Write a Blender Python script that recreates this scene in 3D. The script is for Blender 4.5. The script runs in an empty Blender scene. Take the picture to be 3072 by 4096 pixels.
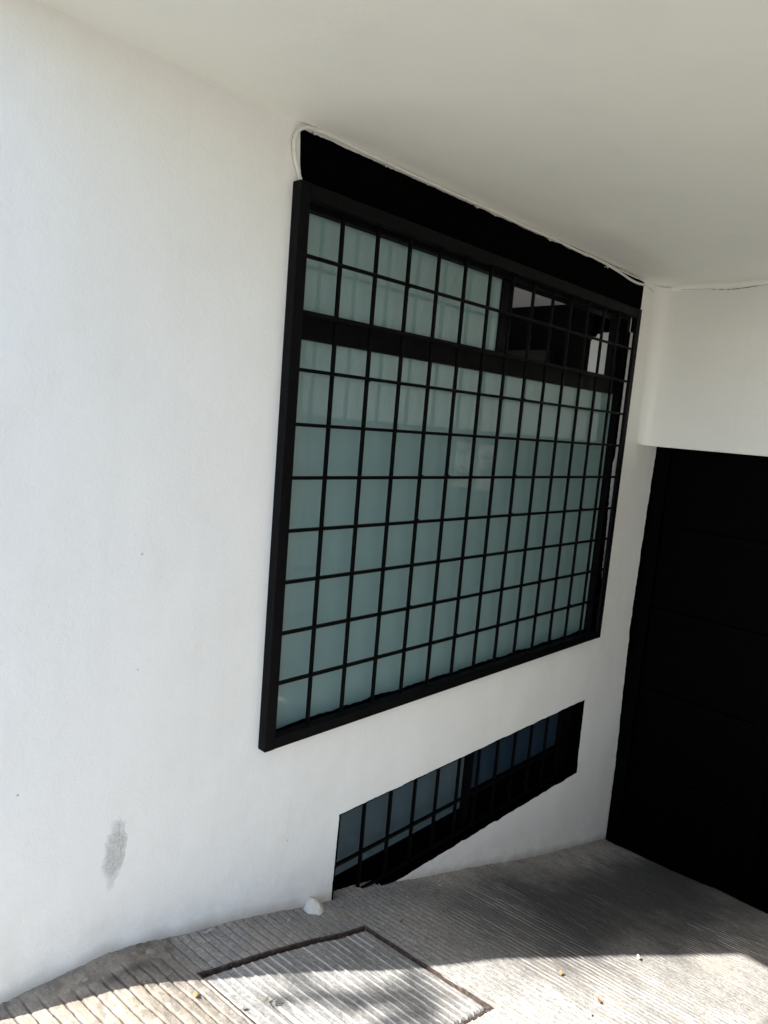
import bpy, bmesh, math, random
import numpy as np
from mathutils import Vector, noise as mn

# ------------------------------------------------------------------ units: one grille pitch = 0.15 m
S = 0.15
Z0 = 14.6
def W(x, y, z): return Vector((x*S, y*S, (z+Z0)*S))
SUN = Vector((-1.0, 0.345, 1.053)).normalized()          # towards the sun

scene = bpy.context.scene
# ------------------------------------------------------------------ camera
cam_d = bpy.data.cameras.new('camera'); cam = bpy.data.objects.new('camera', cam_d)
scene.collection.objects.link(cam); scene.camera = cam
cam.location = W(-8.6087, -11.0633, -4.0307)
cam.rotation_euler = (1.4369423, -0.0826183, -0.79113288)
cam_d.sensor_fit = 'HORIZONTAL'; cam_d.sensor_width = 36; cam_d.lens = 36*2791.2/3072
cam_d.clip_start = 0.02; cam_d.clip_end = 2000
# ------------------------------------------------------------------ world, sun, exposure
world = bpy.data.worlds.new('World'); scene.world = world; world.use_nodes = True
wn = world.node_tree
sky = wn.nodes.new('ShaderNodeTexSky'); sky.sky_type = 'NISHITA'; sky.sun_disc = False
sky.sun_elevation = math.asin(SUN.z); sky.sun_rotation = math.atan2(SUN.x, SUN.y)
bg = wn.nodes['Background']; bg.inputs['Strength'].default_value = 0.15
wn.links.new(sky.outputs[0], bg.inputs[0])
sd = bpy.data.lights.new('sun', 'SUN'); sd.energy = 5.0; sd.angle = math.radians(0.55); sd.color = (1, .975, .935)
sun = bpy.data.objects.new('sun', sd); scene.collection.objects.link(sun)
sun.rotation_euler = SUN.to_track_quat('Z', 'Y').to_euler(); sun.location = W(-30, 10, 30)
scene.view_settings.view_transform = 'Standard'; scene.view_settings.look = 'None'
scene.view_settings.exposure = 1.82; scene.view_settings.gamma = 1
scene.cycles.max_bounces = 12; scene.cycles.diffuse_bounces = 8

rnd = random.Random(7)
# ------------------------------------------------------------------ material helpers
class NT:
    def __init__(s, name):
        s.m = bpy.data.materials.new(name); s.m.use_nodes = True
        s.t = s.m.node_tree; s.b = s.t.nodes['Principled BSDF']
        s.tc = s.t.nodes.new('ShaderNodeNewGeometry').outputs['Position']
    def n(s, typ, **kw):
        nd = s.t.nodes.new(typ)
        for k, v in kw.items():
            if k.startswith('i_'):
                key = k[2:]
                key = int(key) if key.isdigit() else key.replace('_', ' ')
                if hasattr(v, 'is_linked') or hasattr(v, 'links'): s.t.links.new(v, nd.inputs[key])
                else: nd.inputs[key].default_value = v
            else: setattr(nd, k, v)
        return nd
    def link(s, a, b): s.t.links.new(a, b)
    def noise(s, scale, detail=4, rough=.55, vec=None, dist=0.0):
        nd = s.n('ShaderNodeTexNoise'); nd.inputs['Scale'].default_value = scale
        nd.inputs['Detail'].default_value = detail; nd.inputs['Roughness'].default_value = rough
        nd.inputs['Distortion'].default_value = dist
        s.link(vec or s.tc, nd.inputs['Vector']); return nd.outputs['Fac']
    def ramp(s, fac, stops):
        r = s.n('ShaderNodeValToRGB'); e = r.color_ramp.elements
        e[0].position, e[0].color = stops[0][0], (*stops[0][1], 1)
        e[1].position, e[1].color = stops[-1][0], (*stops[-1][1], 1)
        for p, c in stops[1:-1]:
            q = e.new(p); q.color = (*c, 1)
        s.link(fac, r.inputs['Fac']); return r.outputs['Color']
    def math(s, op, a, b=None, c=None, clamp=False):
        nd = s.n('ShaderNodeMath', operation=op, use_clamp=clamp)
        for i, v in enumerate((a, b, c)):
            if v is None: continue
            if isinstance(v, (int, float)): nd.inputs[i].default_value = v
            else: s.link(v, nd.inputs[i])
        return nd.outputs[0]
    def mix(s, fac, a, b, mode='MIX'):
        nd = s.n('ShaderNodeMix', data_type='RGBA', blend_type=mode)
        for k, v in ((0, fac), (6, a), (7, b)):
            if isinstance(v, (int, float)): nd.inputs[k].default_value = v
            elif isinstance(v, tuple): nd.inputs[k].default_value = (*v, 1)
            else: s.link(v, nd.inputs[k])
        return nd.outputs[2]
    def mapped(s, scale=(1, 1, 1), loc=(0, 0, 0), rot=(0, 0, 0)):
        m = s.n('ShaderNodeMapping'); m.inputs['Scale'].default_value = scale
        m.inputs['Location'].default_value = loc; m.inputs['Rotation'].default_value = rot
        s.link(s.tc, m.inputs['Vector']); return m.outputs[0]
    def bump(s, h, strength, dist, prev=None):
        b = s.n('ShaderNodeBump'); b.inputs['Strength'].default_value = strength
        b.inputs['Distance'].default_value = dist; s.link(h, b.inputs['Height'])
        if prev is not None: s.link(prev, b.inputs['Normal'])
        return b.outputs[0]
    def fin(s, color=None, rough=None, normal=None, spec=None):
        for k, v in (('Base Color', color), ('Roughness', rough), ('Normal', normal), ('Specular IOR Level', spec)):
            if v is None: continue
            if isinstance(v, tuple): s.b.inputs[k].default_value = (*v, 1)
            elif isinstance(v, (int, float)): s.b.inputs[k].default_value = v
            else: s.link(v, s.b.inputs[k])
        return s.m

def plaster(name, col, stain=False, fine=.35):
    t = NT(name)
    big = t.noise(1.1, 3, .5)
    blot = t.noise(3.7, 5, .6)
    c = t.mix(t.math('MULTIPLY', big, .9), col, tuple(v*f for v, f in zip(col, (.96, .957, .93))))
    c = t.mix(t.ramp(blot, [(.52, (0, 0, 0)), (.75, (1, 1, 1))]), c, tuple(v*f for v, f in zip(col, (.955, .95, .935))))
    n1 = t.bump(t.noise(130, 5, .65), fine*1.9, .0014)
    n2 = t.bump(t.noise(13, 6, .55), fine*1.6, .005, n1)
    n3 = t.bump(t.noise(2.2, 2, .5), .55, .03, n2)
    if stain:
        # scuffed grey patch, small knocks and splashes at the foot of the wall
        ctr = W(-3.27, .12, -12.15)
        sep = t.n('ShaderNodeSeparateXYZ', i_Vector=t.tc)
        dx = t.math('DIVIDE', t.math('ADD', t.math('SUBTRACT', sep.outputs[0], ctr.x), t.math('MULTIPLY', t.math('SUBTRACT', sep.outputs[2], ctr.z), -.10)), .031)
        dz = t.math('DIVIDE', t.math('SUBTRACT', sep.outputs[2], ctr.z), .096)
        d = t.math('SQRT', t.math('ADD', t.math('MULTIPLY', dx, dx), t.math('MULTIPLY', dz, dz)))
        d = t.math('ADD', d, t.math('MULTIPLY', t.math('SUBTRACT', t.noise(30, 7, .75), .5), 1.45))
        m = t.ramp(d, [(.55, (1, 1, 1)), (1.12, (0, 0, 0))])
        grain = t.ramp(t.noise(120, 5, .7), [(.34, (.35, .35, .35)), (.62, (1, 1, 1))])
        c = t.mix(t.math('MULTIPLY', t.math('MULTIPLY', m, grain), .5), c, (.22, .22, .225))
        n3 = t.bump(t.math('MULTIPLY', t.noise(160, 3, .6), m), 1.0, .006, n3)
        # tiny dark knocks
        v = t.n('ShaderNodeTexVoronoi', i_Vector=t.tc); v.inputs['Scale'].default_value = 5.5
        spots = t.ramp(v.outputs['Distance'], [(.011, (1, 1, 1)), (.022, (0, 0, 0))])
        c = t.mix(t.math('MULTIPLY', spots, .65), c, (.25, .24, .22))
        # grime in a narrow ragged band just above the paving line
        zl = t.math('ADD', sep.outputs[2], t.math('MULTIPLY', t.math('SUBTRACT', t.noise(9, 4, .6), .5), .06))
        xr = t.n('ShaderNodeFloatCurve')
        # paving height along the wall as a curve of x
        xs = [(-5.2, -14.12), (-3.3, -14.18), (-2.5, -14.36), (-.65, -14.84), (2.3, -15.76), (6.4, -16.91), (10, -18.07), (14.8, -19.47), (17.6, -20.25)]
        t.link(t.math('DIVIDE', t.math('SUBTRACT', sep.outputs[0], -5.2*S), 22.8*S), xr.inputs['Value'])
        cv = xr.mapping.curves[0]
        pts = [((x+5.2)/22.8, (z+21)/8) for x, z in xs]
        cv.points[0].location = pts[0]; cv.points[1].location = pts[-1]
        for p in pts[1:-1]: cv.points.new(*p)
        for p in cv.points: p.handle_type = 'VECTOR'
        xr.mapping.update()
        base = t.math('ADD', t.math('MULTIPLY', xr.outputs[0], 8*S), (Z0-21)*S)
        g = t.math('SUBTRACT', zl, base)
        gm = t.ramp(g, [(.0, (1, 1, 1)), (.045, (0, 0, 0))])
        c = t.mix(t.math('MULTIPLY', gm, .6), c, (.33, .30, .26))
        veil = t.math('MULTIPLY', t.ramp(g, [(.0, (1, 1, 1)), (.2, (0, 0, 0))]), t.ramp(t.noise(11, 6, .7), [(.42, (0, 0, 0)), (.7, (1, 1, 1))]))
        c = t.mix(t.math('MULTIPLY', veil, .35), c, (.45, .42, .38))
        # faint rain streaks and yellowish tide marks
        rs = t.noise(1, 5, .6, t.mapped((14, 14, .9)))
        c = t.mix(t.math('MULTIPLY', t.ramp(rs, [(.56, (0, 0, 0)), (.76, (1, 1, 1))]), .11), c, (.60, .59, .55))
    return t.fin(c, .62, n3, .25)

M = {}
M['wall'] = plaster('white_plaster', (.785, .79, .78), True)
M['ceiling'] = plaster('ceiling_plaster', (.835, .86, .815), False, .14)
M['rock'] = plaster('painted_rock', (.60, .585, .54), False, .8)

def black_metal(name, base=.013, rough=.42, spec=.3, chips=.5):
    t = NT(name)
    f = t.noise(60, 5, .65)
    c = t.mix(t.ramp(f, [(.45, (0, 0, 0)), (.8, (1, 1, 1))]), (base*.85, base*.9, base*1.35), (base*1.8, base*1.7, base*1.6))
    # sparse pale chips and dust
    v = t.n('ShaderNodeTexVoronoi', i_Vector=t.tc); v.inputs['Scale'].default_value = 28
    c = t.mix(t.math('MULTIPLY', t.ramp(v.outputs['Distance'], [(.02, (1, 1, 1)), (.05, (0, 0, 0))]), chips), c, (.15, .14, .13))
    r = t.math('MULTIPLY_ADD', t.noise(25, 4), .25, rough-.1)
    return t.fin(c, r, t.bump(t.noise(90, 4), .4, .0008), spec)
M['black'] = black_metal('black_paint', .0018, .55, .09, .25)
M['bars'] = black_metal('black_bar_paint', .0012, .5, .08, .08)
M['gate'] = black_metal('gate_paint', .0004, .5, .025, 0.0)
M['brownblack'] = black_metal('bronze_black_aluminium', .0018, .5, .08, .12)
M['blackpaint'] = black_metal('black_wall_paint', .0004, .8, .02, .03)

def frosted(name, col, rough_body=.6):
    t = NT(name)
    c = t.mix(t.noise(2.5, 4, .5), col, tuple(v*.86 for v in col))
    t.b.inputs['Coat Weight'].default_value = 1; t.b.inputs['Coat Roughness'].default_value = .006
    t.b.inputs['Coat IOR'].default_value = 1.66
    # dust lying on the glass
    return t.fin(c, rough_body, None, .1)
M['glass'] = frosted('frosted_glass', (.185, .285, .29))
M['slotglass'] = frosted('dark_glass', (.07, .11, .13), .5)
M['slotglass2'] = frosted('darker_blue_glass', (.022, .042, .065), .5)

def concrete(name, a, b, dark, ribs_dir=True):
    t = NT(name)
    f1 = t.noise(22, 8, .65)
    c = t.mix(t.ramp(f1, [(.32, (0, 0, 0)), (.68, (1, 1, 1))]), a, b)
    ft = t.noise(75, 6, .8)
    c = t.mix(t.math('MULTIPLY', t.ramp(ft, [(.52, (0, 0, 0)), (.64, (1, 1, 1))]), .55), c, tuple(min(1, v*1.6) for v in a))
    c = t.mix(t.math('MULTIPLY', t.ramp(ft, [(.38, (1, 1, 1)), (.48, (0, 0, 0))]), .6), c, dark)
    if ribs_dir:
        # older, browner screed with bare aggregate at the street end
        sp0 = t.n('ShaderNodeSeparateXYZ', i_Vector=t.tc)
        zf = t.math('ADD', sp0.outputs[0], t.math('MULTIPLY', t.math('SUBTRACT', t.noise(5, 4, .6), .5), .12))
        zone = t.ramp(t.math('MULTIPLY_ADD', zf, 1.0, 1.0), [(.62, (1, 1, 1)), (.72, (0, 0, 0))])
        vo = t.n('ShaderNodeTexVoronoi', i_Vector=t.tc); vo.inputs['Scale'].default_value = 48
        stone = t.ramp(t.n('ShaderNodeSeparateColor', i_Color=vo.outputs['Color']).outputs[0], [(.0, (.13, .11, .09)), (.5, (.21, .178, .142)), (.85, (.31, .262, .2)), (1, (.38, .36, .33))])
        old = t.mix(t.math('MULTIPLY', t.ramp(t.noise(9, 5, .6), [(.4, (0, 0, 0)), (.6, (1, 1, 1))]), .9), (.275, .24, .195), stone)
        old = t.mix(t.math('MULTIPLY', t.ramp(ft, [(.4, (1, 1, 1)), (.5, (0, 0, 0))]), .4), old, (.12, .1, .08))
        c = t.mix(zone, c, old)
    # long tyre and water streaks along the slope
    st = t.noise(1.6, 5, .6, t.mapped((.35, 1.7, 1), rot=(0, 0, .06)), .4)
    c = t.mix(t.math('MULTIPLY', t.ramp(st, [(.42, (0, 0, 0)), (.66, (1, 1, 1))]), .42), c, dark)
    # short blotches crossing the ribs
    bl = t.noise(7, 6, .7, t.mapped((1.6, .8, 1)))
    c = t.mix(t.math('MULTIPLY', t.ramp(bl, [(.5, (0, 0, 0)), (.75, (1, 1, 1))]), .4), c, tuple(v*.8 for v in dark))
    # warm mineral deposit
    wm = t.noise(4, 5, .6)
    c = t.mix(t.math('MULTIPLY', t.ramp(wm, [(.5, (0, 0, 0)), (.72, (1, 1, 1))]), .45), c, (a[0]*1.05, a[1]*.92, a[2]*.76))
    sp = t.n('ShaderNodeTexVoronoi', i_Vector=t.tc); sp.inputs['Scale'].default_value = 90
    c = t.mix(t.math('MULTIPLY', t.ramp(sp.outputs['Distance'], [(.1, (1, 1, 1)), (.2, (0, 0, 0))]), .35), c, (.62, .6, .55))
    # per-vertex relief drives wear: tops are rubbed paler, hollows hold dirt
    at = t.n('ShaderNodeAttribute', attribute_name='relief')
    rel = at.outputs['Fac']
    c = t.mix(t.math('MULTIPLY', t.ramp(rel, [(.47, (0, 0, 0)), (.82, (1, 1, 1))]), .8), c, tuple(min(1, v*1.5) for v in a))
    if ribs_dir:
        # tyre-track dirt plus shade put into the colour down the middle of the ramp
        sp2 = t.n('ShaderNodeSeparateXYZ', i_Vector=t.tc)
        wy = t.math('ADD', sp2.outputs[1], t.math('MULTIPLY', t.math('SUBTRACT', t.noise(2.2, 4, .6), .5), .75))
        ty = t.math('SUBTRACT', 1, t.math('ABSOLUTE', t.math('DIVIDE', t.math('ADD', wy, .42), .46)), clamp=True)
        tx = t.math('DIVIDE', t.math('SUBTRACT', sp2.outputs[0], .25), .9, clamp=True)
        dirt_shade = t.math('MULTIPLY', t.math('MULTIPLY', t.math('SMOOTH_MIN', ty, .7, .2), tx), 1.35, clamp=True)
        c = t.mix(dirt_shade, c, tuple(v*.62 for v in dark))
    c = t.mix(t.math('MULTIPLY', t.ramp(rel, [(0, (1, 1, 1)), (.4, (0, 0, 0))]), .7), c, (.075, .064, .054))
    n1 = t.bump(t.noise(260, 4, .7), .6, .0015)
    n2 = t.bump(t.noise(45, 6, .65), .8, .005, n1)
    return t.fin(c, .85, n2, .2)
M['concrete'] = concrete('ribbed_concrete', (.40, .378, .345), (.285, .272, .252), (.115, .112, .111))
M['slab'] = concrete('cover_concrete', (.35, .34, .32), (.26, .255, .243), (.14, .14, .139), False)
M['street'] = concrete('street_concrete', (.3, .29, .27), (.24, .23, .215), (.13, .127, .12), False)

def rust():
    t = NT('rusty_iron'); f = t.noise(70, 6, .7)
    c = t.ramp(f, [(.3, (.02, .014, .011)), (.5, (.06, .042, .034)), (.7, (.13, .11, .095))])
    return t.fin(c, .8, t.bump(t.noise(150, 4), .7, .002), .3)
M['rust'] = rust()
def plain(name, col, rough=.6, spec=.3, bump=0.0):
    t = NT(name); c = t.mix(t.noise(40, 4), col, tuple(v*.82 for v in col))
    return t.fin(c, rough, t.bump(t.noise(120, 3), bump, .001) if bump else None, spec)
M['cable'] = plain('white_cable', (.74, .735, .70), .45)
M['crack_or_shadow_line'] = plain('dark_crack_and_shadow', (.05, .045, .04), .9)
M['patch'] = plain('grey_putty', (.5, .49, .46), .8, .2, .5)
M['leaf'] = plain('yellow_leaf', (.26, .2, .09), .6)
M['brownleaf'] = plain('brown_leaf', (.17, .09, .055), .7)
M['chip'] = plain('white_paint_chip', (.42, .41, .38), .7)
M['sign'] = plain('sign_white', (.82, .82, .82), .35)
M['ink'] = plain('sign_black', (.02, .02, .02), .5)
M['red'] = plain('sign_red', (.5, .02, .02), .5)
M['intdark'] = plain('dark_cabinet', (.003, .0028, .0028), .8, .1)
M['intgrey'] = plain('grey_interior', (.012, .0115, .011), .7)
M['intwhite'] = plain('interior_white', (.72, .68, .66), .7)
M['foliage'] = plain('tree_leaves', (.06, .11, .03), .5)
M['bark'] = plain('bark', (.12, .09, .065), .9, .2, .8)
M['facade'] = plaster('facade_plaster', (.62, .58, .5))

# ------------------------------------------------------------------ object helpers
col = scene.collection
def link_mesh(name, bm, mat, parent=None, smooth=False):
    me = bpy.data.meshes.new(name)
    bmesh.ops.recalc_face_normals(bm, faces=bm.faces[:])
    org = Vector((0, 0, 0)); p = parent
    while p is not None: org += Vector(p.location); p = p.parent
    if parent is None and bm.verts:
        mn_ = Vector([min(v.co[i] for v in bm.verts) for i in range(3)]); mx = Vector([max(v.co[i] for v in bm.verts) for i in range(3)])
        org = Vector(((mn_.x+mx.x)/2, (mn_.y+mx.y)/2, mn_.z))
    for v in bm.verts: v.co -= org
    bm.to_mesh(me); bm.free(); me.materials.append(mat)
    if smooth:
        for f in me.polygons: f.use_smooth = True
    o = bpy.data.objects.new(name, me); col.objects.link(o)
    if parent is not None: o.parent = parent
    else: o.location = org
    return o
def tag(o, label, cat, group=None, kind=None):
    if label: o['label'] = label
    if cat: o['category'] = cat
    if group: o['group'] = group
    if kind: o['kind'] = kind
    return o
def empty(name, loc, label, cat, group=None):
    o = bpy.data.objects.new(name, None); col.objects.link(o); o.location = loc; o.empty_display_size = .05
    return tag(o, label, cat, group)
def box(bm, x0, x1, y0, y1, z0, z1):
    vs = [bm.verts.new(W(x, y, z)) for x in (x0, x1) for y in (y0, y1) for z in (z0, z1)]
    for f in ((0, 1, 3, 2), (4, 6, 7, 5), (0, 4, 5, 1), (2, 3, 7, 6), (0, 2, 6, 4), (1, 5, 7, 3)):
        bm.faces.new([vs[i] for i in f])
    return vs
def bevel(bm, w):
    bmesh.ops.bevel(bm, geom=bm.edges[:], offset=w*S, segments=2, affect='EDGES', profile=.6)
def tube(bm, pts, r, n=8, cap=True):
    rings = []
    for i, p in enumerate(pts):
        p = Vector(p); a = Vector(pts[max(i-1, 0)]); b = Vector(pts[min(i+1, len(pts)-1)])
        d = (b-a).normalized(); u = d.cross(Vector((0, 0, 1)))
        if u.length < .2: u = d.cross(Vector((0, 1, 0)))
        u.normalize(); v = d.cross(u)
        rr = r[i] if isinstance(r, (list, tuple)) else r
        rings.append([bm.verts.new(p+(u*math.cos(k*2*math.pi/n)+v*math.sin(k*2*math.pi/n))*rr) for k in range(n)])
    for a, b in zip(rings, rings[1:]):
        for k in range(n): bm.faces.new((a[k], a[(k+1) % n], b[(k+1) % n], b[k]))
    if cap: bm.faces.new(rings[0][::-1]); bm.faces.new(rings[-1])
def spline(pts, n=8):
    out = []; P = [Vector(p) for p in pts]; P = [P[0]*2-P[1]]+P+[P[-1]*2-P[-2]]
    for i in range(1, len(P)-2):
        for k in range(n):
            t = k/n; a, b, c, d = P[i-1:i+3]
            out.append(.5*((2*b)+(c-a)*t+(2*a-5*b+4*c-d)*t*t+(3*b-a-3*c+d)*t**3))
    out.append(P[-2]); return out
def loop_pts(corners, step, jit, seed, which=None):
    """closed outline with small uneven wobble; corners in (x, z) cells"""
    out = []; r = random.Random(seed); n = len(corners)
    for i in range(n):
        a = corners[i]; b = corners[(i+1) % n]; L = math.hypot(b[0]-a[0], b[1]-a[1])
        k = max(1, int(L/step)); nx, nz = -(b[1]-a[1])/L, (b[0]-a[0])/L
        j = jit if which is None or i in which else 0
        for q in range(k):
            t = q/k; w = 0
            if q and j: w = j*(mn.noise(Vector((i*9.1+seed, t*L*2.2, 0)))+.6*mn.noise(Vector((i*5.3+seed, t*L*9, 3))))
            out.append((a[0]+(b[0]-a[0])*t+nx*w, a[1]+(b[1]-a[1])*t+nz*w))
    return out
def sheet_xz(bm, outline, y, thick=None):
    vs = [bm.verts.new(W(x, y, z)) for x, z in outline]
    es = [bm.edges.new((vs[i], vs[(i+1) % len(vs)])) for i in range(len(vs))]
    return vs, es

# ================================================================== GROUND
ZS = np.array([[-40, -14.4], [-12, -14.2], [-9, -14.1], [-5.15, -14.12], [-3.7, -14.16], [-3.3, -14.19], [-2.9, -14.26], [-2.54, -14.36], [-1.85, -14.56], [-1.3, -14.7], [-.65, -14.86], [.6, -15.23], [1.3, -15.48],
               [2.3, -15.76], [4.5, -16.28], [6.4, -16.91], [7.95, -17.37], [10.05, -18.07], [12.6, -18.87], [14.8, -19.47], [17.6, -20.27], [19, -20.6]])
SK = .11
def gz(x, y):
    return np.interp(x, ZS[:, 0], ZS[:, 1]) - .045*np.maximum(y, -12)
def vnoise(x, y, sc, seed):
    """cheap smooth value noise on arrays"""
    x = x*sc+seed*17.3; y = y*sc+seed*7.7
    xi = np.floor(x).astype(np.int64); yi = np.floor(y).astype(np.int64); fx = x-xi; fy = y-yi
    fx = fx*fx*(3-2*fx); fy = fy*fy*(3-2*fy)
    def h(a, b):
        v = np.sin(a*127.1+b*311.7+seed*74.7)*43758.5453; return v-np.floor(v)
    return (h(xi, yi)*(1-fx)+h(xi+1, yi)*fx)*(1-fy)+(h(xi, yi+1)*(1-fx)+h(xi+1, yi+1)*fx)*fy
def fbm(x, y, sc, seed, o=4):
    s = 0; a = .5; t = 0
    for i in range(o): s = s+a*vnoise(x, y, sc*2**i, seed+i*3); t += a; a *= .5
    return s/t
def sstep(a, b, v):
    t = np.clip((v-a)/(b-a), 0, 1); return t*t*(3-2*t)
MH = (-2.31, 2.13, -4.43, -1.07)     # manhole in (s, y)
def relief(s, x, y, region='floor'):
    wob = .045*(fbm(s, y, .5, 5)-.5)*2+.012*(fbm(s*3, y, 2.5, 6)-.5)
    pitch = .181 if region == 'floor' else .215
    ph = (s+wob)/pitch
    if region == 'floor': ph = np.where(s < 1.9, (s+wob-1.9)/.225+round(1.9/pitch), ph)   # wider spacing at the street end
    idn = np.floor(ph); ph = ph-idn
    id_ = idn
    wear = .35+.65*sstep(.36, .58, fbm(s, y, .38, 93, 5))
    wear = wear*(.45+.55*sstep(.32, .5, fbm(idn*2.37, y*1.0, 2.6, 17, 3)))
    amp = .55+.9*fbm(id_*3.7, y, .7, 11, 3)
    ridge = np.exp(-((ph-.5)/.12)**2)
    groove = np.exp(-((np.minimum(ph, 1-ph))/.085)**2)
    chip = .35+.65*sstep(.3, .55, fbm(s*2.2, y*.8, 1.6, 21))
    return ridge*wear, groove, amp, chip
def height_mesh(name, s0, s1, ds, ys, region, mat):
    ss = np.arange(s0, s1+ds*.5, ds); Sg, Yg = np.meshgrid(ss, ys, indexing='ij')
    X = Sg-SK*Yg
    base = gz(X, Yg)
    ridge, groove, amp, chip = relief(Sg, X, Yg, region)
    if region == 'floor':
        wl = 1-sstep(-2.45, -2.2, Sg)                        # wide slabs at the left
        wall = sstep(-1.25, -1.0, Yg)*(1-sstep(2.0, 3.5, Sg))  # strip between wall and cover
        g = np.clip(np.maximum(wl, wall*.9), 0, 1)
        g2 = g+.35*(1-g)*(1-sstep(.15, 3., -Yg))
        worn = sstep(.35, .7, fbm(X, Yg, .45, 40))
        near = sstep(-1.4, -.2, Yg)
        edge_fade = 1-.75*sstep(-.25, .12, Yg)
        h = (ridge*.023*chip*(1-g)*(1-.55*near)-groove*(.03+.014*wl)*g2)*amp*edge_fade*(1-.35*worn)
        # uneven surface, coarse at the left where the screed broke up
        h += .022*(fbm(X, Yg, 2.3, 31)-.5)+(.012+.03*wl)*(fbm(X, Yg, 8, 33)-.5)
        # smooth mortar hump against the wall
        d = np.sqrt(((X+3.75)/1.45)**2+((Yg-.18)/.72)**2)+.35*(fbm(X, Yg, 1.8, 50)-.5)
        hm = 1-sstep(.65, 1.05, d)
        h = h*(1-hm)+hm*(.02+.05*(fbm(X, Yg, 2, 51)-.5)+.02*(fbm(X, Yg, 9, 53)-.5))
        # flake patch with a broken edge right of the hump
        fl = (1-sstep(.92, 1.0, np.maximum(np.abs((X+2.75)/.45), np.abs((Yg+.12)/.34))+.3*(fbm(X, Yg, 3, 61)-.5)))
        h = h*(1-fl)+fl*(.02+.01*(fbm(X, Yg, 6, 62)-.5))
        rough_edge = sstep(-.03, .12, Yg)*.03*(fbm(X, Yg, 3, 71)-.3)+sstep(-.02, .12, Yg)*.045*(fbm(X, Yg, 14, 72)-.4)
        h += rough_edge
        # pit for the cover
        ins = (Sg > MH[0]+.02) & (Sg < MH[1]-.02) & (Yg > MH[2]+.02) & (Yg < MH[3]-.02)
        rel = np.clip(.42+(ridge*chip*amp*.5*(1-g)*(1-.6*near))-groove*g2*amp*.5*(1-.3*worn), 0, 1)*(1-hm)+hm*.42
        rel = rel*(1-fl)+fl*.45
        dirt = sstep(.35, .75, fbm(X, Yg, 2., 81))*np.exp(-((d-1.05)/.16)**2)
        rel = rel-.5*dirt
        h = np.where(ins, -.6, h)
    else:
        h = ridge*.019*np.clip(amp, .6, 1.3)*(.45+.55*chip)+.02*(fbm(X, Yg, 3, 131)-.5)+.012*(fbm(X, Yg, 9, 133)-.5)
        rel = np.clip(.42+ridge*.6*chip-.15*fbm(X, Yg, 2, 14), 0, 1)
        line = np.exp(-((Sg+1.69)/.025)**2)*sstep(-2.35, -2.45, Yg)*1.0
        line = np.where(Yg < -2.4, np.exp(-((Sg+1.69)/.025)**2), 0)
        h -= .05*line; rel = rel*(1-line)
        e = np.minimum(np.minimum(Sg-s0, s1-Sg), np.minimum(Yg-ys.min(), ys.max()-Yg))
        rr = .05+.05*fbm(X, Yg, 2.5, 91)
        h -= np.where(e < rr, (1-np.sqrt(np.clip(1-(1-e/rr)**2, 0, 1)))*.09, 0)
        base = base-.015
    Zg = base+h
    n0, n1 = Sg.shape
    co = np.stack([X*S, Yg*S, (Zg+Z0)*S], -1).reshape(-1, 3)
    idx = np.arange(n0*n1).reshape(n0, n1)
    q = np.stack([idx[:-1, :-1], idx[1:, :-1], idx[1:, 1:], idx[:-1, 1:]], -1).reshape(-1, 4)
    if region != 'floor':   # closed slab: add a skirt
        m = co.copy(); rim = np.concatenate([idx[:, 0], idx[-1, 1:], idx[::-1, -1][1:], idx[0, ::-1][1:-1]])
        low = co[rim].copy(); low[:, 2] -= .045
        b = len(co); co = np.concatenate([co, low]); k = len(rim); r = np.arange(k); r2 = (r+1) % k
        q = np.concatenate([q, np.stack([rim[r], b+r, b+r2, rim[r2]], -1)])
        rel = np.concatenate([rel.reshape(-1), np.full(k, .3)])
    me = bpy.data.meshes.new(name)
    me.vertices.add(len(co)); me.vertices.foreach_set('co', co.reshape(-1))
    me.loops.add(len(q)*4); me.loops.foreach_set('vertex_index', q.reshape(-1).astype(np.int32))
    me.polygons.add(len(q)); me.polygons.foreach_set('loop_start', np.arange(0, len(q)*4, 4, dtype=np.int32))
    me.polygons.foreach_set('loop_total', np.full(len(q), 4, dtype=np.int32))
    me.update(calc_edges=True); me.validate()
    me.polygons.foreach_set('use_smooth', np.ones(len(q), dtype=bool))
    a = me.attributes.new('relief', 'FLOAT', 'POINT'); a.data.foreach_set('value', np.asarray(rel, dtype=np.float32).reshape(-1))
    me.materials.append(mat)
    o = bpy.data.objects.new(name, me); col.objects.link(o); return o

ys = np.concatenate([np.arange(-19, -9, .5), np.arange(-9, -5, .09), np.arange(-5, .46, .055)])
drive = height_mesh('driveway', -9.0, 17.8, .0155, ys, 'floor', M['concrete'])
tag(drive, 'sloping driveway of ribbed grey concrete, partly in sun', None, None, 'structure')

# street beyond the driveway: a ring-shaped sheet that reaches the horizon
bm = bmesh.new()
zl = -14.7
for (x0, x1, y0, y1) in ((-2500, -8.2, -2500, 2500), (-8.2, 30, 22, 2500), (-8.2, 30, -2500, -20.5), (30, 2500, -2500, 2500)):
    bm.faces.new([bm.verts.new(W(*p)) for p in ((x0, y0, zl), (x1, y0, zl), (x1, y1, zl), (x0, y1, zl))])
g = link_mesh('ground', bm, M['street']); tag(g, 'grey concrete street outside the carport', None, None, 'structure')

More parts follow.
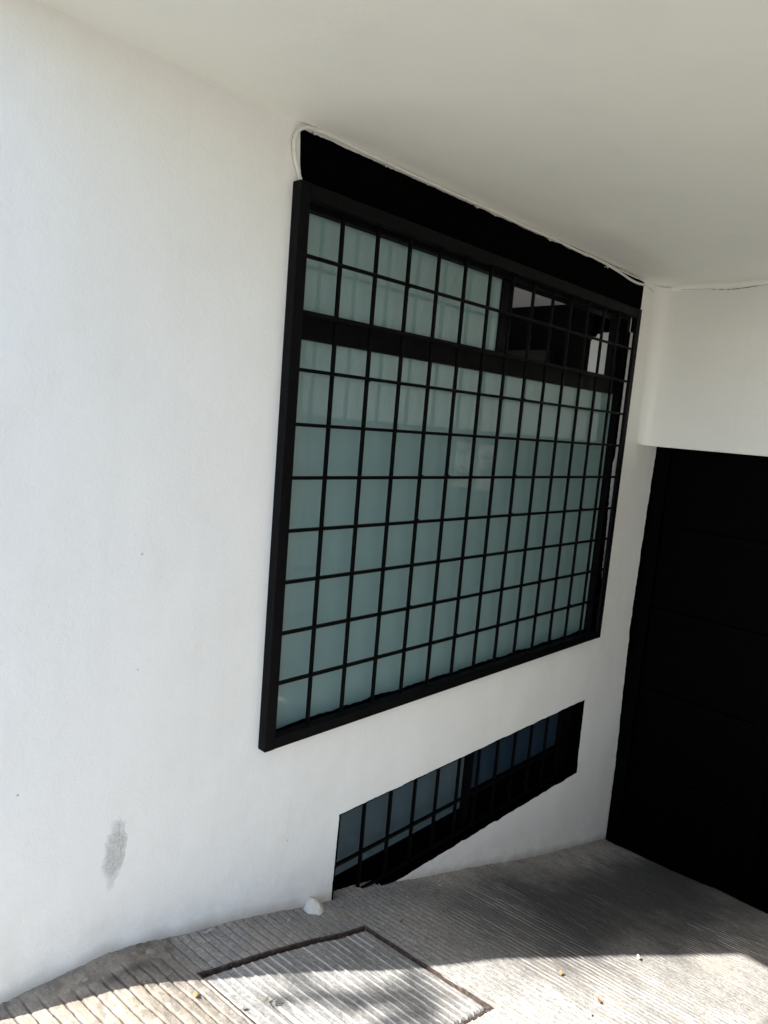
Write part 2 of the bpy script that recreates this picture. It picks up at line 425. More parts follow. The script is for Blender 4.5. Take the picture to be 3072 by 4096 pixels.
# ------------------------------------------------------------------ manhole cover
mo = empty('manhole_cover', W(0, -2.7, gz(0, -2.7)), 'ribbed concrete inspection cover in a rusty iron frame, half in sun', 'manhole cover')
sl = height_mesh('slab', -2.275, 2.06, .0155, np.arange(-4.35, -1.13, .05), 'slab', M['slab'])
sl.parent = mo
for v in sl.data.vertices: v.co -= mo.location
bm = bmesh.new()
def strip(bm, s0, s1, y0, y1, top, dep, seg=24, along='s'):
    prev = None
    for k in range(seg+1):
        t = k/seg
        if along == 's': s = s0+(s1-s0)*t; pr = [(s, y0), (s, y1)]
        else: y = y0+(y1-y0)*t; pr = [(s0, y), (s1, y)]
        w = .003*math.sin(k*2.1)+.002*math.sin(k*5.3)
        ring = []
        for (ss_, yy) in pr:
            x = ss_-SK*yy; z = float(gz(x, yy))
            ring += [bm.verts.new(W(x, yy+(w if along == 's' else 0), z+top+w*.5)), bm.verts.new(W(x, yy+(w if along == 's' else 0), z-dep))]
        if prev:
            a, b = prev, ring
            for f in ((a[0], a[2], b[2], b[0]), (a[1], b[1], b[3], a[3]), (a[0], b[0], b[1], a[1]), (a[2], a[3], b[3], b[2])): bm.faces.new(f)
        else: bm.faces.new((ring[0], ring[1], ring[3], ring[2]))
        prev = ring
    bm.faces.new((prev[0], prev[2], prev[3], prev[1]))
t_ = .012
strip(bm, MH[0], MH[1], MH[3]-.03, MH[3]+.008, t_, .45)
strip(bm, MH[0], MH[1], MH[2]-.015, MH[2]+.04, t_, .45)
strip(bm, MH[0]-.005, MH[0]+.02, MH[2]+.045, MH[3]-.055, t_, .45, along='y')
strip(bm, MH[1]-.03, MH[1]+.012, MH[2]+.045, MH[3]-.055, t_, .45, along='y')
link_mesh('frame', bm, M['rust'], mo)
bm = bmesh.new()   # lifting ring set in the slab
c = Vector(W(-1.66+SK*2.42, -2.42, float(gz(-1.4, -2.42))+.05))
tube(bm, [c+Vector((math.cos(a)*.007, math.sin(a)*.004, .002*math.sin(a*2))) for a in [i*math.pi/6 for i in range(11)]], .0022, 6)
link_mesh('lifting_ring', bm, plain('worn_steel', (.2, .19, .18), .35, .5), mo, True)

# ================================================================== SIDE WALL
YW = .12
XE = -6.2
OP = [(-.02, .22), (14.06, .22), (14.06, -11.0), (-.02, -11.0)]                 # big opening
SL = [(2.32, -13.52), (14.13, -13.47), (14.19, -16.2), (2.27, -16.17)]          # basement slot
bm = bmesh.new()
outer = loop_pts([(XE, 2.2), (17.75, 2.2), (17.75, -23), (XE, -23)], 1.0, 0, 1)
l1 = loop_pts(OP, .3, 0, 2)
l2 = loop_pts(SL, .09, .022, 3)
front = []
for L in (outer, l1, l2):
    vs, es = sheet_xz(bm, L, YW); front.append(vs)
bmesh.ops.triangle_fill(bm, edges=bm.edges[:], use_beauty=True)
# reveals and thickness
def skirt(vs, y):
    back = [bm.verts.new((v.co.x, y*S, v.co.z)) for v in vs]
    for i in range(len(vs)):
        j = (i+1) % len(vs); bm.faces.new((vs[i], vs[j], back[j], back[i]))
    return back
b0 = skirt(front[0], 1.52); b1 = skirt(front[1], 1.52); b2 = skirt(front[2], 1.52)
ed = []
for b in (b0, b1, b2):
    for i in range(len(b)):
        e = bm.edges.get((b[i], b[(i+1) % len(b)])); ed.append(e)
bmesh.ops.triangle_fill(bm, edges=ed, use_beauty=True)
wall = link_mesh('side_wall', bm, M['wall'])
tag(wall, 'long white plastered side wall holding the barred windows', 'wall')

# ================================================================== CEILING
bm = bmesh.new()
box(bm, XE, 17.9, -19.0, 1.6, 1.29, 2.9)
bmesh.ops.recalc_face_normals(bm, faces=bm.faces[:])
ceil = link_mesh('ceiling', bm, M['ceiling'])
tag(ceil, 'smooth off-white painted carport ceiling slab', 'ceiling')

# ================================================================== GATE WALL (beam above the gate) with cracks
bw = empty('gate_wall', W(16.7, -9, -4.25), 'white plastered beam above the black gate', 'wall')
bm = bmesh.new()
ol = [(y, z) for y, z in ((YW-.01, 1.27), (YW-.01, -4.235), (-18.9, -4.235), (-18.9, 1.27))]
box(bm, 15.93, 17.3, -18.95, YW-.012, -4.235, 1.284)
bevel(bm, .035)
beam = link_mesh('beam', bm, M['wall'], bw)
# soft plaster fillet in the vertical corner and under the ceiling
bm = bmesh.new()
def fillet(bm, P0, P1, d1, d2, R, n=8, seg=10):
    rings = []
    for i in range(seg+1):
        c = P0+(P1-P0)*(i/seg); ring = []
        r = R*(1+.2*mn.noise(c*2.0))
        for k in range(n+1):
            a = k/n*math.pi/2
            ring.append(bm.verts.new(c+d1*r*(1-math.sin(a))+d2*r*(1-math.cos(a))+(d1+d2)*.0006))
        rings.append(ring)
    for a, b in zip(rings, rings[1:]):
        for k in range(n): bm.faces.new((a[k], b[k], b[k+1], a[k+1]))
fillet(bm, W(15.93, YW, 1.27), W(15.93, YW, -4.2), Vector((-1, 0, 0)), Vector((0, -1, 0)), .4*S)
link_mesh('corner_fillet', bm, M['wall'], bw, True)
bm = bmesh.new()
fillet(bm, W(15.93, YW-.42, 1.29), W(15.93, -18.9, 1.29), Vector((-1, 0, 0)), Vector((0, 0, -1)), .16*S, 8, 40)
link_mesh('ceiling_fillet', bm, M['ceiling'], bw, True)
def crack_or_shadow_line(pts, w, seed, par=None):
    bm = bmesh.new(); r = random.Random(seed); sp = spline(pts, 10); wd = []
    for i, p in enumerate(sp):
        sp[i] = p+Vector((0, 0, (r.random()-.5)*.0018)); wd.append(w*(.25+.9*r.random())*min(1, 4*min(i, len(sp)-1-i)/len(sp)+.15))
    tube(bm, sp, wd, 5); return link_mesh('crack_or_shadow_line', bm, M['crack_or_shadow_line'], par or bw)
crack_or_shadow_line([W(15.74, -.65, 1.13), W(15.745, -1.1, 1.12), W(15.75, -1.55, 1.10)], .0011, 1)
crack_or_shadow_line([W(15.75, -1.45, 1.12), W(15.75, -1.9, 1.06), W(15.76, -2.5, 1.04), W(15.75, -3.1, 1.09), W(15.75, -4, 1.14)], .0019, 2)
crack_or_shadow_line([W(14.62, .03, 1.09), W(14.9, -.03, 1.02), W(15.1, -.06, .97)], .0012, 3)

for a_, b_, w_ in ((.95, 1.95, .0016), (2.15, 3.45, .0013), (3.7, 5.1, .0012), (5.3, 6.9, .0014), (9.2, 11.6, .0012), (11.9, 14.3, .002)):  # thin dark lines drawn as the shadow gap above the cable
    crack_or_shadow_line([W(a_+(b_-a_)*k/4, .085-.012*math.sin(k*1.3), 1.288) for k in range(5)], w_, int(a_*10), ceil)
# opposite wall of the carport bay (out of frame, seen only mirrored in the glass)
bm = bmesh.new(); box(bm, XE-2, 17.9, -20.4, -19.03, -22, 3)
ow = link_mesh('opposite_wall', bm, M['facade']); tag(ow, 'plain plastered wall on the far side of the carport bay', 'wall')

# ================================================================== GATE
XG = 17.62
gt = empty('garage_gate', W(XG, -9, -20.3), 'wide black sheet-steel garage gate below the white beam', 'gate')
bm = bmesh.new(); box(bm, XG+.12, XG+.3, -18.9, YW-.02, -21.2, -3.4)
link_mesh('sheet_panel', bm, M['gate'], gt)
def gbar(name, x0, x1, y0, y1, z0, z1, b=.02):
    bm = bmesh.new(); box(bm, x0, x1, y0, y1, z0, z1); bevel(bm, b); return link_mesh(name, bm, M['gate'], gt)
gbar('stile', XG-.18, XG+.1, -.38, YW-.03, -20.6, -3.6)
for y in (-4.9, -9.5, -14.1): gbar('stile', XG-.03, XG+.1, y-.3, y, -20.1, -3.6)
for z in (-7.2, -10.36, -13.55, -16.75): 
    gbar('rail', XG-.06, XG+.1, -4.58, -.41, z-.33, z)
    gbar('rail', XG-.06, XG+.1, -18.8, -5.24, z-.33, z)
gbar('bottom_rail', XG-.1, XG+.1, -18.8, -.40, -20.0, -19.72, .03)
gbar('bottom_track', XG-.22, XG+.09, -18.8, -.0, -20.6, -20.09, .04)
# ragged black paint carried from the gate onto the side wall
bm = bmesh.new()
key = [(-4.25, 17.38), (-7, 17.25), (-11, 17.14), (-14, 17.3), (-17, 17.5), (-20.8, 17.6)]
kz = np.array([-k[0] for k in key]); kx = np.array([k[1] for k in key])
L = []
z = -4.24
while z > -20.9:
    L.append((float(np.interp(-z, kz, kx))+.055*mn.noise(Vector((0, 0, z*1.9)))+.03*mn.noise(Vector((3, 0, z*7))), z)); z -= .07
vf = [(bm.verts.new(W(x, YW-.012, z)), bm.verts.new(W(17.7, YW-.012, z))) for x, z in L]
vb = [(bm.verts.new(W(x, YW+.005, z)), bm.verts.new(W(17.7, YW+.005, z))) for x, z in L]
for i in range(len(L)-1):
    bm.faces.new((vf[i][0], vf[i+1][0], vf[i+1][1], vf[i][1])); bm.faces.new((vf[i][0], vb[i][0], vb[i+1][0], vf[i+1][0]))
link_mesh('paint_edge', bm, M['blackpaint'], gt)

# sign on the gate (mirrored in the glass)
sg = empty('parking_sign', W(XG-.2, -7.87, -6.93), 'white no parking sign with entrance and exit wording on the gate', 'sign')
XS = XG-.2
bm = bmesh.new(); box(bm, XS, XS+.05, -9.25, -6.5, -6.93, -4.86); link_mesh('plate', bm, M['sign'], sg)
def bx(name, y0, y1, z0, z1, m, d=.012):
    bm = bmesh.new(); box(bm, XS-d, XS-.003, y0, y1, z0, z1); return bm
bm = bmesh.new()
for (y0, y1, z0, z1) in ((-9.17, -6.58, -4.97, -4.94), (-9.17, -6.58, -6.85, -6.82), (-9.17, -9.14, -6.815, -4.975), (-6.61, -6.58, -6.815, -4.975)):
    box(bm, XS-.01, XS-.003, y0, y1, z0, z1)
link_mesh('border', bm, M['ink'], sg)
def text(s, yl, z, h, m, wid, bold=.02):
    cu = bpy.data.curves.new('t', 'FONT'); cu.body = s; cu.size = 1; cu.extrude = .004; cu.offset = bold
    to = bpy.data.objects.new('t', cu); col.objects.link(to)
    bpy.context.view_layer.update()
    me = bpy.data.meshes.new_from_object(to.evaluated_get(bpy.context.evaluated_depsgraph_get()))
    bpy.data.objects.remove(to)
    xs_ = [v.co.x for v in me.vertices]; ys_ = [v.co.y for v in me.vertices]
    x0, x1, y0, y1 = min(xs_), max(xs_), min(ys_), max(ys_)
    bm = bmesh.new(); bm.from_mesh(me)
    for v in bm.verts:
        u = (v.co.x-x0)/(x1-x0)*wid; w = (v.co.y-y0)/(y1-y0)*h
        v.co = W(XS-.006+v.co.z*-1.0, yl-u, z+w)
    o = link_mesh('lettering', bm, m, sg); bpy.data.meshes.remove(me); return o
text('ENTRADA', -7.72, -5.42, .34, M['ink'], 1.35)
text('Y', -8.33, -5.85, .27, M['ink'], .2)
text('SALIDA', -7.72, -6.32, .36, M['ink'], 1.35)
text('LAS 24 HORAS', -6.72, -6.78, .3, M['red'], 2.3)
text('E', -6.88, -6.12, .75, M['ink'], .5, .05)
bm = bmesh.new()
cy, cz, r0, r1 = -7.15, -5.72, .44, .54
ringv = [[bm.verts.new(W(XS-.02, cy+math.cos(a)*r, cz+math.sin(a)*r)) for r in (r0, r1)] for a in [i*math.pi/24 for i in range(48)]]
for i in range(48): a, b = ringv[i], ringv[(i+1) % 48]; bm.faces.new((a[0], a[1], b[1], b[0]))
u = Vector((0, math.sqrt(.5), math.sqrt(.5)))
q = [W(XS-.022, cy+a*.33+b*.035, cz+a*.33-b*.035) for a, b in ((-1, -1), (1, -1), (1, 1), (-1, 1))]
bm.faces.new([bm.verts.new(p) for p in q])
link_mesh('prohibition_ring', bm, M['red'], sg)

# ================================================================== BIG WINDOW
YG = .35
bwn = empty('window', W(7, YG, -11), 'large black framed window of frosted greenish glass behind the upper grille', 'window', 'barred windows in the side wall')
def wbox(name, x0, x1, y0, y1, z0, z1, m, par, b=.012):
    bm = bmesh.new(); box(bm, x0, x1, y0, y1, z0, z1)
    if b: bevel(bm, b)
    return link_mesh(name, bm, m, par)
BB = M['brownblack']
bm = bmesh.new()
box(bm, -.01, 13.84, .15, .6, -.16, .215)            # head
box(bm, -.01, 13.84, .15, .6, -10.99, -10.93)        # sill member, low so the glass shows down to it
box(bm, 13.842, 14.055, .135, .62, -10.99, .215)     # right jamb
box(bm, -.015, .05, .16, .6, -10.92, -.17)           # left jamb
bevel(bm, .012)
fr = link_mesh('frame', bm, BB, bwn)
wbox('transom', .055, 13.838, YG-.1, .6, -2.6, -2.03, BB, bwn)
wbox('transom_lip', .055, 13.838, YG-.15, YG-.105, -2.6, -2.54, BB, bwn, .01)
lower = wbox('pane', .05, 13.84, YG, YG+.04, -10.93, -2.602, M['glass'], bwn, 0)
sash = wbox('sash', 6.93, 7.33, YG-.06, YG+.16, -2.02, -.165, BB, bwn)
wbox('pane', .05, 6.928, YG, YG+.04, -2.028, -.162, M['glass'], sash, 0)
sash2 = wbox('sash', 13.42, 13.835, YG+.0, YG+.2, -2.02, -.165, BB, bwn)
# head panel of black painted render above the grille, ragged brush edge
bm = bmesh.new()
L = loop_pts([(-.14, 1.19), (14.6, 1.22), (14.58, .26), (-.07, .28)], .08, .03, 9, {0, 1, 3})
vs, es = sheet_xz(bm, L, YW-.02)
bmesh.ops.triangle_fill(bm, edges=es, use_beauty=True)
bk = [bm.verts.new((v.co.x, (YW+.004)*S, v.co.z)) for v in vs]
for i in range(len(vs)): j = (i+1) % len(vs); bm.faces.new((vs[i], vs[j], bk[j], bk[i]))
link_mesh('head_panel', bm, M['blackpaint'], bwn)
# lower part of it, behind the top tube
wbox('head_strip', 14.07, 14.5, YW-.02, YW-.002, -.5, .255, M['blackpaint'], bwn, 0)
# black paint creeping from the jamb on to the wall
bm = bmesh.new(); L = []
key = [(-.5, 14.07), (-4.7, 14.075), (-4.9, 13.98), (-5.6, 14.02), (-6.3, 14.06), (-7.4, 14.15), (-8.6, 14.19), (-9.2, 14.3), (-11, 14.32)]
z = -.51
while z > -11:
    w = float(np.interp(-z, [-k[0] for k in key], [k[1] for k in key]))
    if z < -4.8: w += .05*mn.noise(Vector((1, 0, z*2.4)))+.045*mn.noise(Vector((3, 0, z*8)))
    L.append((w, z)); z -= .06
vf = [(bm.verts.new(W(13.9, YW-.012, z)), bm.verts.new(W(max(x, 13.95), YW-.012, z)), bm.verts.new(W(max(x, 13.95), YW+.003, z))) for x, z in L]
for a, b in zip(vf, vf[1:]):
    bm.faces.new((a[0], b[0], b[1], a[1])); bm.faces.new((a[1], b[1], b[2], a[2]))
link_mesh('paint_edge', bm, M['blackpaint'], bwn)
# mortar crumbs along the sill, painted over
bm = bmesh.new(); r = random.Random(4)
pr = None
for i in range(141):
    x = .1+i*.098; h = .02+.07*max(0, mn.noise(Vector((x*1.3, 2, 0)))+.25)+.03*r.random(); h *= min(1, x/2+.2)
    a = [bm.verts.new(W(x, YG-.005, -10.94)), bm.verts.new(W(x, YG-.008, -10.925+h)), bm.verts.new(W(x, YG-.05, -10.93+h*.6)), bm.verts.new(W(x, YG-.12, -10.935))]
    if pr:
        for k in range(3): bm.faces.new((pr[k], a[k], a[k+1], pr[k+1]))
    pr = a
link_mesh('mortar_bead', bm, M['blackpaint'], bwn)

# ================================================================== GRILLE over the big window
gr = empty('window_grille', W(7, 0, -11.07), 'large black steel bar grille in a square tube frame on the wall', 'grille', 'black window grilles')
def frame_ring(bm, X0, X1, Zb, Zt, tl, tr, tb, tt, y0, y1):
    box(bm, X0, X0+tl, y0, y1, Zb, Zt)
    box(bm, X1-tr, X1, y0, y1, Zb, Zt)
for (nm, a) in (('frame_post', (-.24, .02, -11.08, .22)), ('frame_post', (13.955, 14.23, -11.08, .24))):
    bm = bmesh.new(); box(bm, a[0], a[1], -.13, YW-.003 if a[0] < 1 else -.032, a[2], a[3]); bevel(bm, .018); link_mesh(nm, bm, M['black'], gr)
for (nm, z0, z1) in (('frame_rail', -.06, .215), ('frame_rail', -11.075, -10.82)):
    bm = bmesh.new(); box(bm, .023, 13.952, -.125, YW-.025, z0, z1); bevel(bm, .018); link_mesh(nm, bm, M['black'], gr)
PZ = 1.0739
r = random.Random(5)
for i in range(1, 14):
    bm = bmesh.new(); tube_x = i*1.0+r.uniform(-.006, .006)
    box(bm, tube_x-.037, tube_x+.037, .0, .074, -10.83, -.05); bevel(bm, .012)
    link_mesh('vertical_bar', bm, M['bars'], gr)
for i in range(1, 10):
    z = -i*PZ+r.uniform(-.006, .006)
    bm = bmesh.new(); box(bm, .015, 13.96, -.076, -.002, z-.036, z+.036); bevel(bm, .012)
    for k in range(1, 14):      # weld blobs at the crossings
        if r.random() < .4:
            bmesh.ops.create_icosphere(bm, subdivisions=1, radius=.003+.0016*r.random(), matrix=__import__('mathutils').Matrix.Translation(W(k+r.choice((-1, 1))*.045, -.01, z+r.choice((-1, 1))*.04)))
    link_mesh('horizontal_bar', bm, M['bars'], gr)
# ================================================================== BASEMENT SLOT WINDOW
YS = .62
sw = empty('window', W(8.2, YS, -16.2), 'long low basement window of dark bluish glass close to the paving', 'window', 'barred windows in the side wall')
bm = bmesh.new()
def liner(bm, y0, y1):      # black painted reveal
    t = .02
    vs = [(x, z) for x, z in l2]
    cx, czz = 8.2, -14.85
    prev = None
    for (x, z) in vs+[vs[0]]:
        dx = .018 if x < cx else -.018; dz = .018 if z < czz else -.018
        p = (bm.verts.new(W(x+dx*(abs(x-2.3) < .3 or abs(x-14.15) < .3), y0, z+dz)), bm.verts.new(W(x+dx*(abs(x-2.3) < .3 or abs(x-14.15) < .3), y1, z+dz)))
        if prev: bm.faces.new((prev[0], p[0], p[1], prev[1]))
        prev = p
liner(bm, YW-.006, 1.2)
link_mesh('reveal', bm, M['blackpaint'], sw)
bm = bmesh.new()      # uneven painted lip on the wall face round the slot
prev = None; rr = random.Random(8)
for k, (x, z) in enumerate(l2+[l2[0]]):
    cx, czz = 8.2, -14.85
    low = z < -15.9
    w = .035+.03*mn.noise(Vector((x*3, 0, z*3)))+(.07+.035*mn.noise(Vector((x*1.1, 1, 0)))+.02*mn.noise(Vector((x*6, 1, 0))) if low else 0)
    w = max(w, .006); dx = (.018 if x < cx else -.018)*(abs(x-2.3) < .3 or abs(x-14.15) < .3); dz = .018 if z < czz else -.018
    ox = (-w if abs(x-2.3) < .12 else (w*.5 if abs(x-14.16) < .12 else 0)); oz = (-w if low else (w*.35 if z > -13.7 else 0))
    p = (bm.verts.new(W(x+dx, YW-.006, z+dz)), bm.verts.new(W(x+ox, YW-.007, z+oz)))
    if prev and (p[0].co-prev[0].co).length > 1e-5: bm.faces.new((prev[0], p[0], p[1], prev[1]))
    prev = p
link_mesh('paint_edge', bm, M['blackpaint'], sw)
bm = bmesh.new()
box(bm, 2.2, 14.3, YS-.05, YS+.3, -13.75, -13.3)
box(bm, 7.86, 8.2, YS-.1, YS+.3, -16.3, -13.76)
box(bm, 13.3, 14.3, YS-.05, YS+.3, -16.3, -13.76)
box(bm, 2.2, 2.42, YS-.05, YS+.3, -16.3, -13.76)
link_mesh('frame', bm, BB, sw)
wbox('dark_panel', 2.425, 7.855, YS-.04, YS+.25, -16.3, -15.62, M['blackpaint'], sw)  # plain black panel in place of the soft dark gradient low on the glass
wbox('dark_panel', 8.205, 13.295, YS-.04, YS+.25, -16.3, -15.16, M['blackpaint'], sw)
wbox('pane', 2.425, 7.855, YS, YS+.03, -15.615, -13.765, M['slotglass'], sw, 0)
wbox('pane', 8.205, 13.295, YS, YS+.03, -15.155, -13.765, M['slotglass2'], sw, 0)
# its bars
g2 = empty('window_grille', W(8.2, YG, -16.2), 'low black bar grille set inside the basement window opening', 'grille', 'black window grilles')
for i in range(12):
    x = 3.38+i*.968
    if x > 14.0: break
    bm = bmesh.new(); box(bm, x-.04, x+.04, .31, .39, -16.19, -13.5); bevel(bm, .012); link_mesh('vertical_bar', bm, M['bars'], g2)
bm = bmesh.new(); box(bm, 2.3, 14.1, .225, .305, -15.02, -14.94); bevel(bm, .012); link_mesh('horizontal_bar', bm, M['bars'], g2)
bm = bmesh.new(); box(bm, 2.3, 14.1, .225, .305, -16.1, -16.02); bevel(bm, .012); link_mesh('horizontal_bar', bm, M['bars'], g2)

# ================================================================== CABLE with clips
cb = empty('cable', W(7, .05, .3), 'white electric cable clipped along the ceiling edge above the window', 'cable')
pts = [(-.1, .07, .27), (-.2, .06, .45), (-.28, .06, .66), (-.31, .06, .91), (-.22, .055, 1.12), (-.05, .05, 1.22), (.11, .05, 1.25), (.55, .05, 1.27), (1.0, .05, 1.265), (1.55, .05, 1.25), (2.04, .05, 1.25),
       (2.8, .05, 1.24), (3.56, .05, 1.245), (4.4, .05, 1.24), (5.18, .05, 1.25), (6.22, .05, 1.25), (7.5, .05, 1.24), (8.8, .05, 1.25), (10.06, .04, 1.22), (10.9, .03, 1.235), (11.82, .02, 1.2),
       (12.65, .0, 1.13), (13.42, .0, 1.06), (13.97, .0, 1.05), (14.41, .02, 1.1), (14.62, .07, 1.12)]
bm = bmesh.new(); tube(bm, spline([W(*p) for p in pts], 8), .0058, 10)
link_mesh('sheath', bm, M['cable'], cb, True)
for x in (.13, 2.06, 5.2, 8.5, 11.8):
    k = min(pts, key=lambda p: abs(p[0]-x)); z = k[2]; y = k[1]
    bm = bmesh.new()
    arc = [W(x, y-.055*math.cos(a), z+.055*math.sin(a)) for a in [i*math.pi/8-math.pi/2 for i in range(9)]]
    arc = [W(x, YW-.0, z-.06)]+arc+[W(x, YW-.0, z+.03)]
    tube(bm, arc, .0022, 6)
    bmesh.ops.create_cone(bm, cap_ends=True, segments=8, radius1=.0035, radius2=.003, depth=.006, matrix=__import__('mathutils').Matrix.Translation(W(x, y-.03, z-.085)))
    link_mesh('clip', bm, M['cable'], cb, True)

# ================================================================== small things on the ground
def blob(name, c, rad, mat, label, cat, seed, sub=3, group=None, rough=.3):
    bm = bmesh.new(); bmesh.ops.create_icosphere(bm, subdivisions=sub, radius=1)
    for v in bm.verts:
        n_ = v.co.normalized(); k = 1+rough*mn.noise(n_*1.3+Vector((seed, 0, 0)))+rough*.35*mn.noise(n_*4+Vector((0, seed, 0)))
        v.co = Vector(c)+Vector((n_.x*rad[0], n_.y*rad[1], n_.z*rad[2]))*k
    return tag(link_mesh(name, bm, mat, None, True), label, cat, group)
bm = bmesh.new(); bmesh.ops.create_icosphere(bm, subdivisions=4, radius=1)
for v in bm.verts:
    n_ = v.co.normalized(); t = (n_.z+1)/2
    k = 1+.20*mn.noise(n_*1.1+Vector((2, 4, 0)))+.07*mn.noise(n_*2.6)+.015*mn.noise(n_*9)
    v.co = W(1.50+n_.x*.27*(1.1-.42*t)*k+.08*t, -.11+n_.y*.27*(1.1-.4*t)*k+.14*t, -15.52+n_.z*.21*k-.06*n_.x)
tag(link_mesh('rock', bm, M['rock'], None, True), 'white painted lump of rock at the foot of the wall', 'rock')

def flake(name, x, y, size, rot, mat, label, cat, lift=.05, group=None, asp=.6, curl=.3):
    bm = bmesh.new(); z = float(gz(x, y)); n = 9; top = []; r = random.Random(int(x*100)+7)
    for layer in (0, 1):
        ring = []
        for k in range(n):
            a = k/n*2*math.pi; rr_ = size*(.75+.35*r.random()) if layer == 0 else None
            if layer == 0:
                px = math.cos(a)*rr_; py = math.sin(a)*rr_*asp
                q = (x+px*math.cos(rot)-py*math.sin(rot), y+px*math.sin(rot)+py*math.cos(rot), z+lift+curl*abs(px)*.5)
                top.append(q)
            q = top[k]; ring.append(bm.verts.new(W(q[0], q[1], q[2]-layer*.012)))
        if layer == 0: r0_ = ring
        else:
            bm.faces.new(r0_); bm.faces.new(ring[::-1])
            for k in range(n): bm.faces.new((r0_[k], ring[k], ring[(k+1) % n], r0_[(k+1) % n]))
    return tag(link_mesh(name, bm, mat), label, cat, group)
def gp(u, v):
    """ground point under a spot measured on the photograph"""
    return u, v
flake('leaf', 5.24, -4.52, .07, .4, M['leaf'], 'bright yellow fallen leaf on the sunlit driveway right of the cover', 'leaf', .06, 'fallen leaves')
flake('leaf', -2.55, -1.62, .065, 1.2, M['leaf'], 'pale yellow fallen leaf left of the inspection cover', 'leaf', .05, 'fallen leaves')
flake('leaf', -1.5, -2.28, .05, .2, M['leaf'], 'small yellow fallen leaf on the inspection cover', 'leaf', .07, 'fallen leaves')
flake('leaf', 2.1, -.55, .06, 2.2, M['leaf'], 'yellowish leaf scrap between rock and inspection cover', 'leaf', .05, 'fallen leaves')
flake('leaf', 5.1, -5.54, .06, .9, M['brownleaf'], 'small reddish brown leaf in the sun nearest the photo bottom', 'leaf', .06, 'fallen leaves')
flake('leaf', 3.2, -1.35, .07, .1, M['brownleaf'], 'dark brown leaf scrap in shade beyond the inspection cover', 'leaf', .05, 'fallen leaves', .35)
flake('paint_chip', 8.36, -5.07, .08, .7, M['chip'], 'white chip on the edge of the sunlit patch', 'paint chip', .07, 'paint chips', .5, .9)
flake('paint_chip', -1.3, -.02, .12, 0.1, M['chip'], 'long white chip against the wall left of the rock', 'paint chip', .05, 'paint chips', .25)
flake('paint_chip', .55, -.33, .07, 0.5, M['chip'], 'thin white chip on shaded paving between cover and wall', 'paint chip', .05, 'paint chips', .3)
flake('paint_chip', 6.05, -.25, .07, .3, M['chip'], 'small white chip beside wall under the basement window', 'paint chip', .05, 'paint chips', .3)
flake('paint_chip', 5.85, -.42, .06, 1.9, M['chip'], 'pale narrow chip near the wall past the basement window start', 'paint chip', .05, 'paint chips', .3)
blob('pebble', W(4.37, -5.68, float(gz(4.37, -5.68))+.04), (.007, .006, .005), M['patch'], 'grey pebble in the sun near the bottom edge', 'pebble', 3, 2)
blob('pebble', W(-2.0, -2.25, float(gz(-2.0, -2.25))+.04), (.006, .005, .004), M['chip'], 'tiny white pebble left of the inspection cover in sun', 'pebble', 6, 2)
# crumbs of mortar and grit: nobody could count them
bm = bmesh.new(); r = random.Random(12)
def crumb(x, y, s):
    z = float(gz(x, y))+.02
    m = __import__('mathutils').Matrix.Translation(W(x, y, z)) @ __import__('mathutils').Matrix.Rotation(r.random()*3, 4, 'Z') @ __import__('mathutils').Matrix.Diagonal((1, r.uniform(.4, .9), .6, 1))
    bmesh.ops.create_icosphere(bm, subdivisions=1, radius=s, matrix=m)
for i in range(260):
    x = r.uniform(-3, 17); crumb(x, YW-abs(r.gauss(0, .14))-.01, r.uniform(.0006, .0022))
for i in range(200):
    crumb(r.uniform(-5, 13), r.uniform(-8, 0), r.uniform(.0005, .0016))
tag(link_mesh('grit', bm, M['patch']), 'fine mortar crumbs and grit on the paving', 'grit', None, 'stuff')

# ================================================================== ROOM BEHIND THE OPEN SASH
rm = empty('interior_room', W(10, 5, -13), 'dim room seen through the open half of the upper window', 'room')
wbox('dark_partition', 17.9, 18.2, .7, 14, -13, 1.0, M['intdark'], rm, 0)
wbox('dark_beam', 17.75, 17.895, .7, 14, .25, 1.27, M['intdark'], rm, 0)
bm = bmesh.new()      # black paint on the upper part of the thick right-hand reveal
L = [(.625, -.46), (.8, -.48), (.95, -.5), (1.1, -.49), (1.2, -.56), (1.28, -.53), (1.36, -.66), (1.43, -.62), (1.515, -.78), (1.515, .21), (.625, .21)]
f_ = [bm.verts.new(W(14.045, y, z)) for y, z in L]; b_ = [bm.verts.new(W(14.058, y, z)) for y, z in L]
bm.faces.new(f_)
for i in range(len(L)): j = (i+1) % len(L); bm.faces.new((f_[i], f_[j], b_[j], b_[i]))
link_mesh('reveal_paint', bm, M['blackpaint'], bwn)
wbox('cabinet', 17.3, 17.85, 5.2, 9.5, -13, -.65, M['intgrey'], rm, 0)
wbox('room_ceiling', -6, 19, 1.62, 16, 1.30, 1.5, M['intwhite'], rm, 0)
wbox('room_floor', -6, 19, 1.62, 16, -13.2, -13, M['patch'], rm, 0)
wbox('end_wall', -6.1, -5.9, 1.62, 16, -13, 1.29, M['patch'], rm, 0)
wbox('rear_light_block', 5, 19, 16.01, 16.2, -13, 1.29, M['patch'], rm, 0)  # unseen, added to cut daylight; the rest stays open to light the room
bm = bmesh.new(); box(bm, -6, 19, 1.54, 1.6, -23, -13.21); link_mesh('basement_back', bm, M['intdark'], rm)

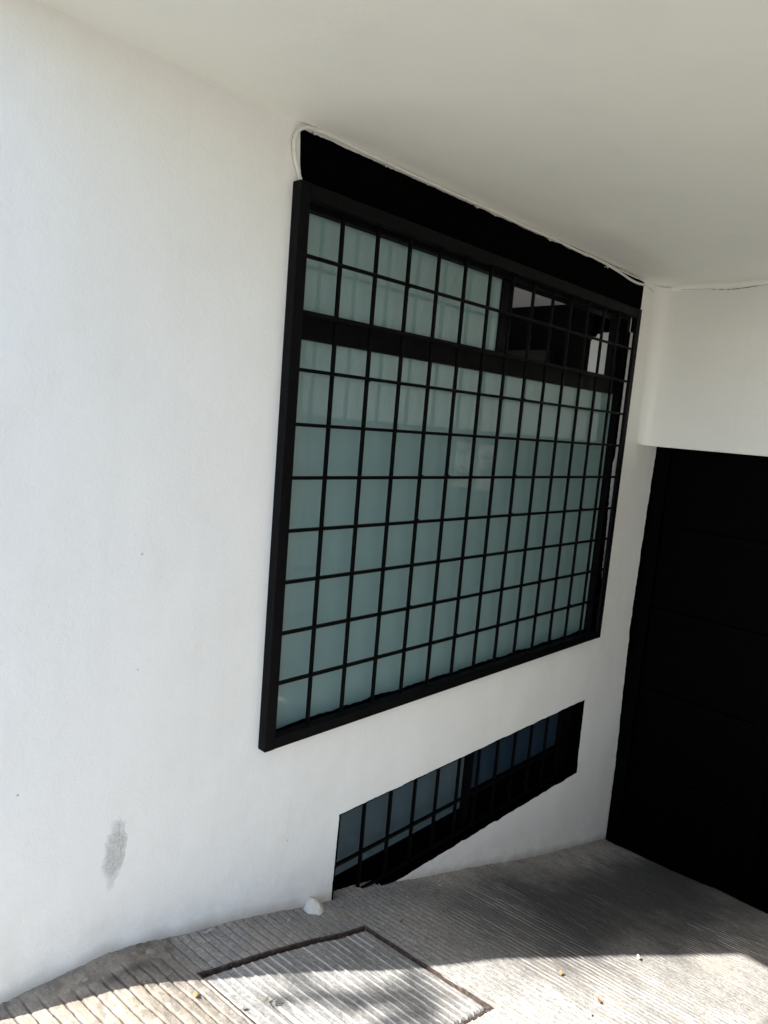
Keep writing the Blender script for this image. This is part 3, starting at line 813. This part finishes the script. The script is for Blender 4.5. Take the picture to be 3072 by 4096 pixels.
# ================================================================== STREET TREE (throws the dappled shade)
tr = empty('street_tree', W(-27, 14, -14.7), 'street tree standing outside the carport, out of view', 'tree')
bm = bmesh.new()
def target(gx, gy, t): 
    z = float(gz(gx, gy)); return Vector((gx-t, gy+.345*t, z+1.053*t))
spots = [((1.55, -3.35), .34, 26), ((.75, -3.2), .34, 26.5), ((1.1, -3.75), .3, 26.2), ((.1, -3.0), .26, 27), ((1.75, -2.95), .25, 25.5), ((.3, -3.75), .2, 25), ((-.5, -2.6), .2, 27),
         ((.9, -4.2), .17, 26), ((-1.2, -2.35), .16, 26)]
tk = [W(-27, 14, -14.8), W(-26.8, 13.8, -5), W(-27, 13.4, 2), W(-26.2, 12.6, 9), W(-25.6, 12, 15)]
tube(bm, spline(tk, 5), [max(.02, .11-.0045*i) for i in range(len(spline(tk, 5)))], 10)
for a, b in (((-26.9, 13.5, 1), (-31, 17, 12)), ((-26.4, 12.8, 8), (-22, 17, 17)), ((-26.2, 12.6, 9), (-25.2, 5.3, 11.5)), ((-26, 12.3, 11), (-30, 11.5, 20))):
    m_ = [(a[i]*.5+b[i]*.5)+(.6 if i == 2 else 0) for i in range(3)]
    tube(bm, spline([W(*a), W(*m_), W(*b)], 5), [.045-.0035*i for i in range(11)], 7)
link_mesh('trunk', bm, M['bark'], tr, True)
bm = bmesh.new(); r = random.Random(3)
def leaf(c, s):
    n_ = Vector((r.gauss(0, 1), r.gauss(0, 1), r.gauss(0, 1))).normalized(); a = n_.orthogonal().normalized(); b = n_.cross(a)
    bm.faces.new([bm.verts.new(c+a*s), bm.verts.new(c+b*s*.45), bm.verts.new(c-a*s), bm.verts.new(c-b*s*.45)])
spots += [((8.6+i*.95, -9.0-j*1.0), .62, 33+((i+j) % 3)) for i in range(5) for j in range(5)]  # extra unseen leaf clusters, added to keep sun off ground mirrored in the glass
for (g_, rad, t) in spots:
    c = target(*g_, t)
    for i in range(int(230*rad if rad < .5 else 130)):
        d = Vector((r.gauss(0, 1), r.gauss(0, 1), r.gauss(0, 1)))*rad*.5
        leaf(W(*(c+d)), (.014 if rad < .5 else .035)+.012*r.random())
for i in range(60):
    c = Vector((r.uniform(-34, -21), r.uniform(10.5, 22), r.uniform(6, 21)))
    for k in range(70): leaf(W(*(c+Vector((r.gauss(0, 1.3), max(-1.6, r.gauss(0, 1.3)), r.gauss(0, 1.1))))), .03+.03*r.random())
link_mesh('crown_and_sun_blocker', bm, M['foliage'], tr)
